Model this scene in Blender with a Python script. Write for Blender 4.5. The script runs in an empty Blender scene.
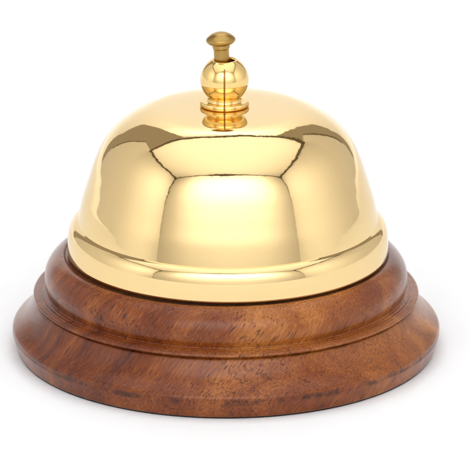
import bpy, bmesh, math, random
from mathutils import Vector, Matrix, noise

# ------------------------------------------------------------------ scale
U = 0.05 / 215.0                       # one drawing unit in metres (base radius 215 units = 5 cm)
SC = bpy.context.scene
COL = SC.collection
R = math.radians
random.seed(4)

# ------------------------------------------------------------------ camera
ELEV, DIST, ZC = R(18.5), 3500.0, 112.0
cam_d = bpy.data.cameras.new('camera')
cam = bpy.data.objects.new('camera', cam_d); COL.objects.link(cam)
cam.location = Vector((0, -DIST * math.cos(ELEV), ZC + DIST * math.sin(ELEV))) * U
cam.rotation_euler = (math.pi / 2 - ELEV, 0, 0)
cam_d.sensor_width = 36
cam_d.angle = 2 * math.atan(235.0 / DIST)
cam_d.shift_x = 9.0 / 470.0
cam_d.clip_start = 0.01; cam_d.clip_end = 100
cam_d.dof.use_dof = True
cam_d.dof.focus_distance = (DIST - 120) * U
cam_d.dof.aperture_fstop = 45
SC.camera = cam

# ------------------------------------------------------------------ world: the dim room outside the light tent
W = bpy.data.worlds.new('World'); SC.world = W; W.use_nodes = True
W.node_tree.nodes['Background'].inputs[0].default_value = (1.0, 0.88, 0.74, 1)
W.node_tree.nodes['Background'].inputs[1].default_value = 0.38

# ------------------------------------------------------------------ exposure
SC.view_settings.view_transform = 'Standard'
SC.view_settings.look = 'None'
SC.view_settings.exposure = 0.0
SC.view_settings.gamma = 1.0
SC.render.engine = 'CYCLES'
SC.cycles.use_denoising = True
SC.cycles.max_bounces = 14
SC.cycles.diffuse_bounces = 7
SC.cycles.glossy_bounces = 8
SC.cycles.transmission_bounces = 6
SC.cycles.caustics_reflective = True
SC.cycles.blur_glossy = 0.5
SC.cycles.sample_clamp_indirect = 6

# ------------------------------------------------------------------ lamps (studio softboxes shining through the cloth tent)
def area(name, loc, aim, sx, sy, watts, col=(1, 1, 1), spread=180):
    d = bpy.data.lights.new(name, 'AREA'); d.shape = 'RECTANGLE'
    d.size = sx * U; d.size_y = sy * U; d.energy = watts; d.color = col
    d.spread = R(spread)
    o = bpy.data.objects.new(name, d); COL.objects.link(o)
    o.location = Vector(loc) * U
    o.rotation_euler = (Vector(aim) - Vector(loc)).to_track_quat('-Z', 'Y').to_euler()
    return o
area('ceiling_lamp', (0, -300, 7300), (0, -300, 0), 6000, 5200, 12)
area('front_lamp', (100, -6000, 3050), (100, 0, 2850), 5400, 2700, 19, spread=115)
area('side_lamp', (-7000, -2000, 2500), (0, -1700, 1900), 2600, 2600, 7.4)
area('side_lamp', (7200, -1700, 2500), (0, -1500, 1900), 2800, 2600, 8)
area('backdrop_lamp', (0, 3700, 12000), (0, 7600, 4000), 7000, 1200, 47)

# ------------------------------------------------------------------ helpers
def new_mat(name):
    m = bpy.data.materials.new(name); m.use_nodes = True
    nt = m.node_tree; nt.nodes.clear()
    out = nt.nodes.new('ShaderNodeOutputMaterial')
    return m, nt, out

class N:
    """tiny node-graph helper"""
    def __init__(self, nt): self.nt = nt
    def __call__(self, typ, props=None, **ins):
        n = self.nt.nodes.new(typ)
        for k, v in (props or {}).items(): setattr(n, k, v)
        for k, v in ins.items():
            key = int(k[1:]) if k[0] == '_' else k.replace('_', ' ')
            s = n.inputs[key]
            if isinstance(v, bpy.types.NodeSocket): self.nt.links.new(v, s)
            else: s.default_value = v
        return n
    def math(self, op, a, b=0.0, clamp=False):
        return self('ShaderNodeMath', {'operation': op, 'use_clamp': clamp}, _0=a, _1=b).outputs[0]
    def mix(self, f, a, b, blend='MIX'):
        n = self.nt.nodes.new('ShaderNodeMix'); n.data_type = 'RGBA'; n.blend_type = blend
        for idx, v in ((0, f), (6, a), (7, b)):
            s = n.inputs[idx]
            if isinstance(v, bpy.types.NodeSocket): self.nt.links.new(v, s)
            else: s.default_value = v if idx == 0 else (*v, 1)
        return n.outputs[2]
    def ramp(self, f, stops, interp='LINEAR'):
        n = self.nt.nodes.new('ShaderNodeValToRGB'); self.nt.links.new(f, n.inputs[0])
        cr = n.color_ramp; cr.interpolation = interp
        while len(cr.elements) < len(stops): cr.elements.new(0.5)
        for e, (p, c) in zip(cr.elements, stops):
            e.position = p; e.color = (*c, 1) if not isinstance(c, (int, float)) else (c, c, c, 1)
        return n.outputs[0]

def catmull(P, n=10):
    P = [Vector((p[0], p[1])) for p in P]
    Q = [2 * P[0] - P[1]] + P + [2 * P[-1] - P[-2]]
    out = []
    for i in range(len(P) - 1):
        p0, p1, p2, p3 = Q[i:i + 4]
        for k in range(n):
            t = k / n
            out.append(0.5 * (2 * p1 + (p2 - p0) * t + (2 * p0 - 5 * p1 + 4 * p2 - p3) * t * t
                              + (3 * p1 - p0 - 3 * p2 + p3) * t ** 3))
    out.append(P[-1])
    return [(max(p[0], 0.0), p[1]) for p in out]

def lathe(name, prof, mat, parent, segs=288, z0=0.0, angles=None, rmod=None):
    """surface of revolution, profile from bottom/outside to top; r = 0 ends are closed by one vertex"""
    if angles is None: angles = [2 * math.pi * i / segs for i in range(segs)]
    bm = bmesh.new(); rows = []
    for r, z in prof:
        if r < 1e-4: rows.append([bm.verts.new((0, 0, (z - z0) * U))])
        else:
            row = []
            for a in angles:
                rr = r if rmod is None else rmod(r, z, a)
                row.append(bm.verts.new((rr * math.sin(a) * U, -rr * math.cos(a) * U, (z - z0) * U)))
            rows.append(row)
    n = len(angles)
    for A, B in zip(rows, rows[1:]):
        for i in range(n):
            j = (i + 1) % n
            if len(A) == 1 and len(B) == 1: continue
            if len(A) == 1: bm.faces.new((A[0], B[j], B[i]))
            elif len(B) == 1: bm.faces.new((A[i], A[j], B[0]))
            else: bm.faces.new((A[i], A[j], B[j], B[i]))
    bmesh.ops.recalc_face_normals(bm, faces=bm.faces)
    me = bpy.data.meshes.new(name); bm.to_mesh(me); bm.free()
    for p in me.polygons: p.use_smooth = True
    o = bpy.data.objects.new(name, me); COL.objects.link(o)
    me.materials.append(mat)
    if parent: o.parent = parent
    return o

# ------------------------------------------------------------------ materials
def mat_paper():
    m, nt, out = new_mat('white_paper'); g = N(nt)
    tc = g('ShaderNodeTexCoord').outputs['Object']
    n1 = g('ShaderNodeTexNoise', Vector=tc, Scale=900.0, Detail=3.0).outputs[0]
    bump = g('ShaderNodeBump', Strength=0.05, Distance=0.0003, Height=n1).outputs[0]
    b = g('ShaderNodeBsdfPrincipled', Base_Color=(0.87, 0.885, 0.905, 1), Roughness=0.75, Normal=bump)
    b.inputs['Specular IOR Level'].default_value = 0.25
    nt.links.new(b.outputs[0], out.inputs[0]); return m

def mat_cloth():
    m, nt, out = new_mat('white_tent_cloth'); g = N(nt)
    tc = g('ShaderNodeTexCoord').outputs['Object']
    n1 = g('ShaderNodeTexNoise', Vector=tc, Scale=3.0, Detail=5.0, Roughness=0.55).outputs[0]
    bump = g('ShaderNodeBump', Strength=0.4, Distance=0.02, Height=n1).outputs[0]
    d = g('ShaderNodeBsdfDiffuse', Color=(0.86, 0.865, 0.875, 1), Normal=bump)
    t = g('ShaderNodeBsdfTranslucent', Color=(0.875, 0.88, 0.89, 1), Normal=bump)
    mx = g('ShaderNodeMixShader', _0=0.5, _1=d.outputs[0], _2=t.outputs[0])
    nt.links.new(mx.outputs[0], out.inputs[0]); return m

def mat_binding():
    m, nt, out = new_mat('dark_cloth_binding'); g = N(nt)
    b = g('ShaderNodeBsdfPrincipled', Base_Color=(0.12, 0.095, 0.06, 1), Roughness=0.9)
    nt.links.new(b.outputs[0], out.inputs[0]); return m

def mat_brass(name, col, rough, coat, scratch=0.03):
    m, nt, out = new_mat(name); g = N(nt)
    tc = g('ShaderNodeTexCoord').outputs['Object']
    n1 = g('ShaderNodeTexNoise', Vector=tc, Scale=55.0, Detail=4.0, Roughness=0.6).outputs[0]
    n2 = g('ShaderNodeTexNoise', Vector=tc, Scale=1400.0, Detail=2.0).outputs[0]
    rg = g('ShaderNodeMapRange', Value=n1, _1=0.3, _2=0.75, _3=rough * 0.6, _4=rough * 1.5).outputs[0]
    h = g.math('ADD', g.math('MULTIPLY', n1, 1.0), g.math('MULTIPLY', n2, 0.06))
    bump = g('ShaderNodeBump', Strength=scratch, Distance=0.0008, Height=h).outputs[0]
    b = g('ShaderNodeBsdfPrincipled', Base_Color=(*col, 1), Metallic=1.0, Roughness=rg, Normal=bump)
    b.inputs['Coat Weight'].default_value = coat
    b.inputs['Specular Tint'].default_value = (0.92, 0.87, 0.79, 1)
    b.inputs['Coat Roughness'].default_value = 0.03
    b.inputs['Coat IOR'].default_value = 1.58
    nt.links.new(b.outputs[0], out.inputs[0]); return m

def mat_wood():
    m, nt, out = new_mat('turned_rosewood'); g = N(nt)
    tc = g('ShaderNodeTexCoord').outputs['Object']
    d = Vector((0.50, 0.18, 0.70)).normalized()          # direction of the fibres
    q = d.to_track_quat('X', 'Z').inverted().to_euler()
    mp = g('ShaderNodeMapping', {'vector_type': 'POINT'}, Vector=tc, Rotation=tuple(q)).outputs[0]
    def stretched(k, sc):                                 # squeeze along the fibres
        return g('ShaderNodeMapping', {'vector_type': 'POINT'}, Vector=mp, Scale=(sc * k, sc, sc)).outputs[0]
    warp = g('ShaderNodeTexNoise', Vector=tc, Scale=38.0, Detail=3.0)
    wv = g('ShaderNodeVectorMath', {'operation': 'MULTIPLY_ADD'}, _0=warp.outputs[1], _1=(0.0035,) * 3, _2=mp).outputs[0]
    # growth bands across the fibres
    sb = g('ShaderNodeMapping', Vector=wv, Scale=(16, 95, 60)).outputs[0]
    bands = g('ShaderNodeTexNoise', Vector=sb, Scale=1.0, Detail=5.0, Roughness=0.6, Distortion=0.6).outputs[0]
    sf = g('ShaderNodeMapping', Vector=wv, Scale=(230, 2500, 2500)).outputs[0]
    fib = g('ShaderNodeTexNoise', Vector=sf, Scale=1.0, Detail=4.0, Roughness=0.7).outputs[0]
    big = g('ShaderNodeTexNoise', Vector=tc, Scale=34.0, Detail=4.0, Roughness=0.55).outputs[0]
    f = g.math('ADD', g.math('MULTIPLY', bands, 0.44), g.math('ADD', g.math('MULTIPLY', fib, 0.33), g.math('MULTIPLY', big, 0.33)))
    col = g.ramp(f, [(0.365, (0.040, 0.006, 0.0018)), (0.445, (0.090, 0.017, 0.0035)),
                     (0.525, (0.166, 0.037, 0.006)), (0.61, (0.265, 0.077, 0.0125)), (0.70, (0.42, 0.155, 0.035))])
    # open pores: short dark dashes along the fibres, dots where the fibres come out
    sp = g('ShaderNodeMapping', Vector=wv, Scale=(270, 3200, 3200)).outputs[0]
    vo = g('ShaderNodeTexVoronoi', {'feature': 'F1'}, Vector=sp, Scale=1.0, Randomness=1.0)
    pick = g('ShaderNodeSeparateColor', Color=vo.outputs['Color']).outputs[0]
    dens = g('ShaderNodeMapRange', Value=g('ShaderNodeTexNoise', Vector=tc, Scale=70.0, Detail=2.0).outputs[0],
             _1=0.44, _2=0.70, _3=0.04, _4=0.48).outputs[0]
    on = g.math('LESS_THAN', pick, dens)
    core = g('ShaderNodeMapRange', {'interpolation_type': 'SMOOTHSTEP'}, Value=vo.outputs['Distance'], _1=0.22, _2=0.46, _3=1.0, _4=0.0).outputs[0]
    pore = g.math('MULTIPLY', on, core)
    col = g.mix(g.math('MULTIPLY', pore, 0.85), col, (0.022, 0.006, 0.003))
    sp2 = g('ShaderNodeMapping', Vector=wv, Location=(3.1, 1.7, 0.4), Scale=(620, 5600, 5600)).outputs[0]
    vo2 = g('ShaderNodeTexVoronoi', {'feature': 'F1'}, Vector=sp2, Scale=1.0, Randomness=1.0)
    pick2 = g('ShaderNodeSeparateColor', Color=vo2.outputs['Color']).outputs[1]
    core2 = g('ShaderNodeMapRange', {'interpolation_type': 'SMOOTHSTEP'}, Value=vo2.outputs['Distance'], _1=0.2, _2=0.48, _3=1.0, _4=0.0).outputs[0]
    fine = g.math('MULTIPLY', g.math('LESS_THAN', pick2, 0.30), core2)
    col = g.mix(g.math('MULTIPLY', fine, 0.3), col, (0.040, 0.010, 0.003))
    n3 = g('ShaderNodeTexNoise', Vector=tc, Scale=2600.0, Detail=2.0).outputs[0]
    xyz = g('ShaderNodeSeparateXYZ', Vector=tc)
    # rubbed-in dirt and small bruises along the turned edge of the foot and beside the ring groove
    spots = g('ShaderNodeTexNoise', Vector=tc, Scale=230.0, Detail=5.0, Roughness=0.65).outputs[0]
    def edge(zc, half):
        d_ = g.math('ABSOLUTE', g.math('SUBTRACT', xyz.outputs[2], zc * U))
        return g('ShaderNodeMapRange', Value=d_, _1=half * 0.3 * U, _2=half * U, _3=1.0, _4=0.0).outputs[0]
    near = g.math('MAXIMUM', edge(15.6, 4.5), g.math('MULTIPLY', edge(51.8, 3.0), 0.9))
    dirt = g.math('MULTIPLY', near, g('ShaderNodeMapRange', Value=spots, _1=0.47, _2=0.60, _3=0.0, _4=0.8).outputs[0])
    col = g.mix(dirt, col, (0.030, 0.009, 0.004))
    # faint lathe rings
    ring = g('ShaderNodeTexNoise', {'noise_dimensions': '1D'}, W=g.math('MULTIPLY', xyz.outputs[2], 1.0), Scale=5200.0, Detail=2.0).outputs[0]
    dent = g('ShaderNodeTexNoise', Vector=tc, Scale=120.0, Detail=2.0).outputs[0]
    h0 = g.math('ADD', g.math('MULTIPLY', ring, 0.16), g.math('MULTIPLY', dent, 0.8))
    h = g.math('SUBTRACT', g.math('ADD', g.math('ADD', h0, g.math('MULTIPLY', fib, 0.5)), g.math('MULTIPLY', n3, 0.12)), g.math('MULTIPLY', pore, 1.0))
    bump = g('ShaderNodeBump', Strength=0.45, Distance=0.00018, Height=h).outputs[0]
    rg = g('ShaderNodeMapRange', Value=big, _1=0.3, _2=0.7, _3=0.16, _4=0.30).outputs[0]
    b = g('ShaderNodeBsdfPrincipled', Base_Color=col, Roughness=rg, Normal=bump)
    b.inputs['Specular IOR Level'].default_value = 0.25
    b.inputs['Coat Weight'].default_value = 0.35
    b.inputs['Coat Roughness'].default_value = 0.13
    b.inputs['Coat IOR'].default_value = 1.4
    nt.links.new(b.outputs[0], out.inputs[0]); return m

def mat_felt():
    m, nt, out = new_mat('dark_felt'); g = N(nt)
    b = g('ShaderNodeBsdfPrincipled', Base_Color=(0.018, 0.015, 0.013, 1), Roughness=0.95)
    nt.links.new(b.outputs[0], out.inputs[0]); return m

PAPER, CLOTH, BIND = mat_paper(), mat_cloth(), mat_binding()
WOOD, FELT = mat_wood(), mat_felt()
DOME_BRASS = mat_brass('lacquered_brass', (0.88, 0.65, 0.31), 0.035, 0.4, 0.05)
KNOB_BRASS = mat_brass('polished_brass', (0.90, 0.64, 0.25), 0.045, 0.3)
CAP_BRASS = mat_brass('worn_brass', (0.42, 0.27, 0.085), 0.28, 0.0, 0.05)

# ------------------------------------------------------------------ the setting: white paper sweep and the cloth light tent whose panels mirror in the bell
def mesh_obj(name, verts, faces, mats, fmat=None, smooth=True):
    me = bpy.data.meshes.new(name); me.from_pydata([Vector(v) * U for v in verts], [], faces)
    for mm in mats: me.materials.append(mm)
    for i, p in enumerate(me.polygons):
        p.use_smooth = smooth
        if fmat: p.material_index = fmat[i]
    me.update()
    o = bpy.data.objects.new(name, me); COL.objects.link(o); o['kind'] = 'structure'
    return o

def sweep():
    # profile y,z, and half widths at each station (the hanging part narrows upward)
    st = [(-3900, 0, 5600, 5600)]
    st.append((5200, 0, 5600, 5600))
    for k in range(1, 13):
        a = R(90) * k / 12
        st.append((6000 + 1900 * math.sin(a), 1900 * (1 - math.cos(a)), 4700 - 10 * k, 4450 - 10 * k))
    st += [(7900, 3000, 4700, 4300), (7950, 4500, 3700, 3700), (8000, 7000, 3800, 3600), (7750, 9500, 4050, 3950), (7100, 12500, 4250, 4250), (6700, 14500, 4600, 4500)]
    fine = st[:15]                                    # the cut edges of the hanging paper are wavy
    for p, q in zip(st[14:], st[15:]):
        for k in range(1, 9):
            c = [a + (b - a) * k / 8 for a, b in zip(p, q)]
            wl = 130 * noise.noise(Vector((c[1] * 0.0011, 2.3, 0))) + 60 * noise.noise(Vector((c[1] * 0.004, 5.1, 0)))
            wr = 170 * noise.noise(Vector((c[1] * 0.0011, 7.9, 0))) + 80 * noise.noise(Vector((c[1] * 0.004, 9.4, 0)))
            fine.append((c[0], c[1], c[2] + wl, c[3] + wr))
    st = fine
    nx = 24; V = []; F = []
    for (y, z, xl, xr) in st:
        for i in range(nx + 1): V.append((-xl + (xl + xr) * i / nx, y, z))
    for r in range(len(st) - 1):
        for i in range(nx):
            a = r * (nx + 1) + i; F.append((a, a + 1, a + nx + 2, a + nx + 1))
    return mesh_obj('backdrop', [(x, y, z - 2.8) for x, y, z in V], F, [PAPER])
sweep()

ZT = 4900.0
FL, FR, BL, BR = (-5000.0, -3700.0), (4800.0, -3450.0), (-4250.0, 1750.0), (3500.0, 2800.0)   # ceiling corners
def tent():
    V, F, FM = [], [], []
    def grid(fn, nu, nv, mi=0):
        b = len(V)
        for j in range(nv + 1):
            for i in range(nu + 1): V.append(fn(i / nu, j / nv))
        for j in range(nv):
            for i in range(nu):
                a = b + j * (nu + 1) + i; F.append((a, a + 1, a + nu + 2, a + nu + 1)); FM.append(mi)
    nz = lambda x, y, s: noise.noise(Vector((x * s, y * s, 3.7)))
    sag = lambda u, v: 130 * math.sin(math.pi * u) * math.sin(math.pi * v)
    # ceiling (narrower at the back, its back edge ragged and slanting), front panel behind the camera, side panels
    grid(lambda u, v: ((FL[0] * (1 - u) + FR[0] * u) * (1 - v) + (BL[0] * (1 - u) + BR[0] * u) * v,
                       (FL[1] * (1 - u) + FR[1] * u) * (1 - v) + (BL[1] * (1 - u) + BR[1] * u) * v, ZT - sag(u, v)), 40, 30)
    grid(lambda u, v: (FL[0] * (1 - u) + FR[0] * u, FL[1] * (1 - u) + FR[1] * u - sag(u, v), ZT * v), 40, 24)
    def side(F0, B0, yb0, yb1, pw):
        def f(u, v):
            yb = yb0 + (yb1 - yb0) * (v ** pw)
            y = F0[1] + (yb - F0[1]) * u
            k = (y - F0[1]) / (B0[1] - F0[1])
            x = F0[0] + (B0[0] - F0[0]) * k * v                 # the top edge follows the ceiling
            return (x + math.copysign(sag(u, v), -x) * 0.6, y, -900 + (ZT + 900) * v)
        return f
    sl, sr = side(FL, BL, 6900, 3600, 0.75), side(FR, BR, 6300, 4150, 1.2)
    grid(sl, 40, 24)
    grid(sr, 40, 24)
    # dark torn binding along the seams: crumpled strips, inside the cloth
    def strip(p, q, w, inward, seed, wob=1.0, n=150, fat=lambda t: 1.0, path=None, off=150):
        p, q, inward = Vector(p), Vector(q), Vector(inward).normalized()
        ax = (q - p).normalized(); side_v = ax.cross(inward).normalized()
        b = len(V)
        for i in range(n + 1):
            t = i / n; c = Vector(path(t)) if path else p.lerp(q, t)
            j = noise.noise(Vector((t * 9, seed, 0))) * 55 * wob + noise.noise(Vector((t * 34, seed, 4))) * 26 * wob
            w1 = w * fat(t) * (0.55 + 0.8 * abs(noise.noise(Vector((t * 48, seed, 1)))) + 0.5 * random.random() ** 3)
            w2 = w * fat(t) * (0.55 + 0.8 * abs(noise.noise(Vector((t * 48, seed, 2)))) + 0.5 * random.random() ** 3)
            lift = 60 + 40 * noise.noise(Vector((t * 30, seed, 7)))
            for k, s in enumerate((j - w1, j, j + w2)):
                V.append(tuple(c + side_v * s + inward * (lift * (0.5 if k != 1 else 1.0) * (off > 0) + off)))
        for i in range(n):
            for k in range(2):
                a = b + i * 3 + k; F.append((a, a + 1, a + 4, a + 3)); FM.append(1)
    z0 = 1400
    T = lambda c, z=ZT: (c[0], c[1], z)
    strip(T(FL), T(FR), 70, (0, 1, -1), 1, fat=lambda t: 0.9 + 2.6 * math.exp(-((t - 0.47) / 0.10) ** 2))
    strip((-1500, -3300, ZT - 60), (700, -3420, ZT - 60), 26, (0, 1, -1), 9, wob=2.6)
    strip((-500, -3480, ZT - 160), (1500, -3300, ZT - 60), 22, (0, 1, -1), 10, wob=2.2)
    strip(T(FL), T(BL), 120, (1, 0, -1), 2, wob=1.5)
    strip(T(FR), T(BR), 130, (-1, 0, -1), 3, wob=1.7)
    strip(T(FL), T(FL, z0), 80, (1, 1, 0), 4, wob=1.3, fat=lambda t: 1.1 - 0.9 * t)
    strip(T(FR), T(FR, z0), 60, (-1, 1, 0), 5, fat=lambda t: 1.1 - 0.95 * t)
    strip(T(BL), T(BR), 150, (0, 0, -1), 6, wob=1.8, fat=lambda t: 1 + 1.2 * max(0, (t - 0.7) / 0.3))
    strip(T(BL), T(BL, 0), 130, (1, 0, 0), 7, wob=0.5, off=0, path=lambda t: sl(1, 0.42 + 0.58 * t))
    strip(T(BR), T(BR, 0), 190, (-1, 0, 0), 8, wob=0.5, off=0, path=lambda t: sr(1, 0.42 + 0.58 * t))
    return mesh_obj('light_tent', V, F, [CLOTH, BIND], FM)
tent()

# ------------------------------------------------------------------ the desk bell
bell = bpy.data.objects.new('desk_bell', None); COL.objects.link(bell)
bell.empty_display_size = 0.05
FLOOR = -2.8
bell['label'] = 'polished brass desk bell with push button on a round turned brown wooden base'
bell['category'] = 'desk bell'

# wooden base ---------------------------------------------------------------
base_prof = ([(0, -1.6), (120, -1.6), (208, -1.6), (210.0, -1.2), (211.0, 0.0)]
    + catmull([(211.3, 1.4), (212.9, 7.5), (214.5, 13.8)], 6) + [(214.8, 14.8), (214.2, 15.6), (214.3, 16.4)]
    + catmull([(214.9, 17.3), (214.5, 19.6), (212.6, 22.2), (208.6, 25.4), (203.4, 30.0), (198.6, 36.0), (194.8, 42.6), (192.0, 48.0), (190.6, 50.0)], 8)
    + [(189.4, 50.4), (188.0, 51.3), (187.9, 52.0), (189.4, 52.4), (191.8, 52.7)]
    + catmull([(192.8, 53.0), (193.3, 54.0), (192.8, 55.2), (191.4, 55.9)], 5)
    + [(190.8, 56.0), (190.3, 55.4), (189.7, 56.2), (188.4, 56.6), (187.9, 56.0), (187.3, 56.7), (185.4, 57.1), (184.9, 56.6), (184.3, 57.2), (181.6, 57.6), (180.4, 57.8)]
    + catmull([(180.0, 58.3), (180.6, 60.6), (181.4, 64.4), (181.8, 69.5), (181.4, 75), (179.2, 81), (175.2, 86.8), (170.6, 91.0), (167, 93.2), (164.0, 94.3)], 8)
    + [(162.8, 94.4), (162.0, 93.8), (161.4, 92.9), (160.0, 92.5), (100, 92.5), (0, 92.5)])
base = lathe('base', base_prof, WOOD, bell, segs=320)
base['label'] = 'reddish brown turned wooden base with stepped foot'
lathe('felt_pad', [(0, -2.8), (208.6, -2.8), (209.4, -2.4), (209.4, -1.6), (208.6, -1.3), (0, -1.3)], FELT, base, segs=200)
# low dark post holding the mechanism, seen only as the gap under the rim
# gong ----------------------------------------------------------------------
DOME = [(150.5, 127.6), (148.6, 137), (145.6, 150), (141.6, 163), (136.8, 178), (131.8, 192), (125.7, 205), (118.4, 216), (108.6, 226),
        (97.1, 234.2), (85.5, 240.2), (74, 244.0), (58, 246.0), (40, 246.8), (20, 246.9), (0, 246.9)]
dome = lathe('gong', catmull(DOME, 14), DOME_BRASS, bell, segs=320)
dome.location.x = 2 * U
rim_prof = (catmull([(157.6, 98.4), (157.9, 96.6), (158.9, 95.9), (160.0, 96.6), (160.4, 98.5)], 5)[:-1]
    + catmull([(160.4, 98.5), (160.4, 104), (160.2, 110), (159.7, 115.4), (158.4, 120.4), (156.2, 124.6), (153.4, 127.5), (150.0, 129.3)], 9))
rim = lathe('rim', rim_prof, DOME_BRASS, dome, segs=320)

# finial --------------------------------------------------------------------
front = [R(a) for a in (-4.2, -2.6, -2.0, -1.5, 0, 1.5, 2.0, 2.6, 4.2)]
ANG = front + [R(4.2) + (2 * math.pi - R(8.4)) * i / 150 for i in range(1, 150)]
def reflection_groove(r, z, a):  # shallow front groove, added to carry the dark vertical reflection line
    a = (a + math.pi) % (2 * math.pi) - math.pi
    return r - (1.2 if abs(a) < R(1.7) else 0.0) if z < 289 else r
REFLECTION_SHADE = mat_brass('painted_reflection_shade', (0.42, 0.22, 0.06), 0.35, 0.0)  # darker brass: paints the finial's reflection line and the shade under its flange
def paint_reflection_line(o):  # colours the groove faces dark, as a painted reflection
    o.data.materials.append(REFLECTION_SHADE)
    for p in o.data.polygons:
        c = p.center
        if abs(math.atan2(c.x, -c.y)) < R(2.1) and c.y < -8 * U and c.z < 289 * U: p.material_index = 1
def arc(cx, cz, r, a0, a1, n):
    return [(cx + r * math.cos(R(a0 + (a1 - a0) * i / n)), cz + r * math.sin(R(a0 + (a1 - a0) * i / n))) for i in range(n + 1)]
ball = arc(0, 273.5, 23.9, -44.5, 56, 40)
fin_prof = ([(17.8, 252.1), (17.2, 252.8), (16.8, 254.0), (16.7, 255.4)] + ball
            + [(12.9, 293.8), (12.3, 294.1), (11.2, 294.0), (10.6, 293.5), (10.2, 292.4), (10.0, 290), (9.8, 282), (0, 282)])
finial = lathe('finial', fin_prof, KNOB_BRASS, bell, angles=ANG, rmod=reflection_groove)
paint_reflection_line(finial)
finial.location.x = -1.5 * U
fl = [(0, 247.3), (22.8, 247.3), (23.8, 247.5), (24.3, 248.1), (24.5, 250.0), (24.2, 251.6), (23.5, 252.2), (22.4, 252.4), (19.5, 252.4), (17.0, 252.4)]
lathe('flange_shade_disc', [(0, 246.4), (22.2, 246.4), (22.4, 246.9), (22.2, 247.6), (0, 247.6)], REFLECTION_SHADE, finial, segs=120)  # added dark disc, painted shadow line between flange and gong
flange = lathe('flange', fl, KNOB_BRASS, finial, angles=ANG, rmod=lambda r, z, a: reflection_groove(r, z, a) if r > 16 else r)
paint_reflection_line(flange)

# push button ---------------------------------------------------------------
cap_prof = catmull([(0, 309.6), (7, 309.7), (10.5, 310.1), (13.2, 311.6), (14.5, 313.8), (13.9, 315.8), (11.4, 318.2), (7.5, 320.5), (3.5, 321.6), (0, 321.8)], 8)
cap = lathe('push_button', cap_prof, CAP_BRASS, bell, segs=120, z0=309)
cap.location = Vector((-4.9, 0, 309)) * U
cap.rotation_euler = (0, R(-3.0), 0)
stem_prof = [(0, 283), (7.3, 283), (7.5, 284), (7.5, 303.4)] + catmull([(7.6, 305.0), (8.3, 305.8), (8.6, 307.2), (8.4, 308.8), (8.2, 310)], 4) + [(0, 310)]
stem = lathe('stem', stem_prof, CAP_BRASS, cap, segs=96, z0=309)
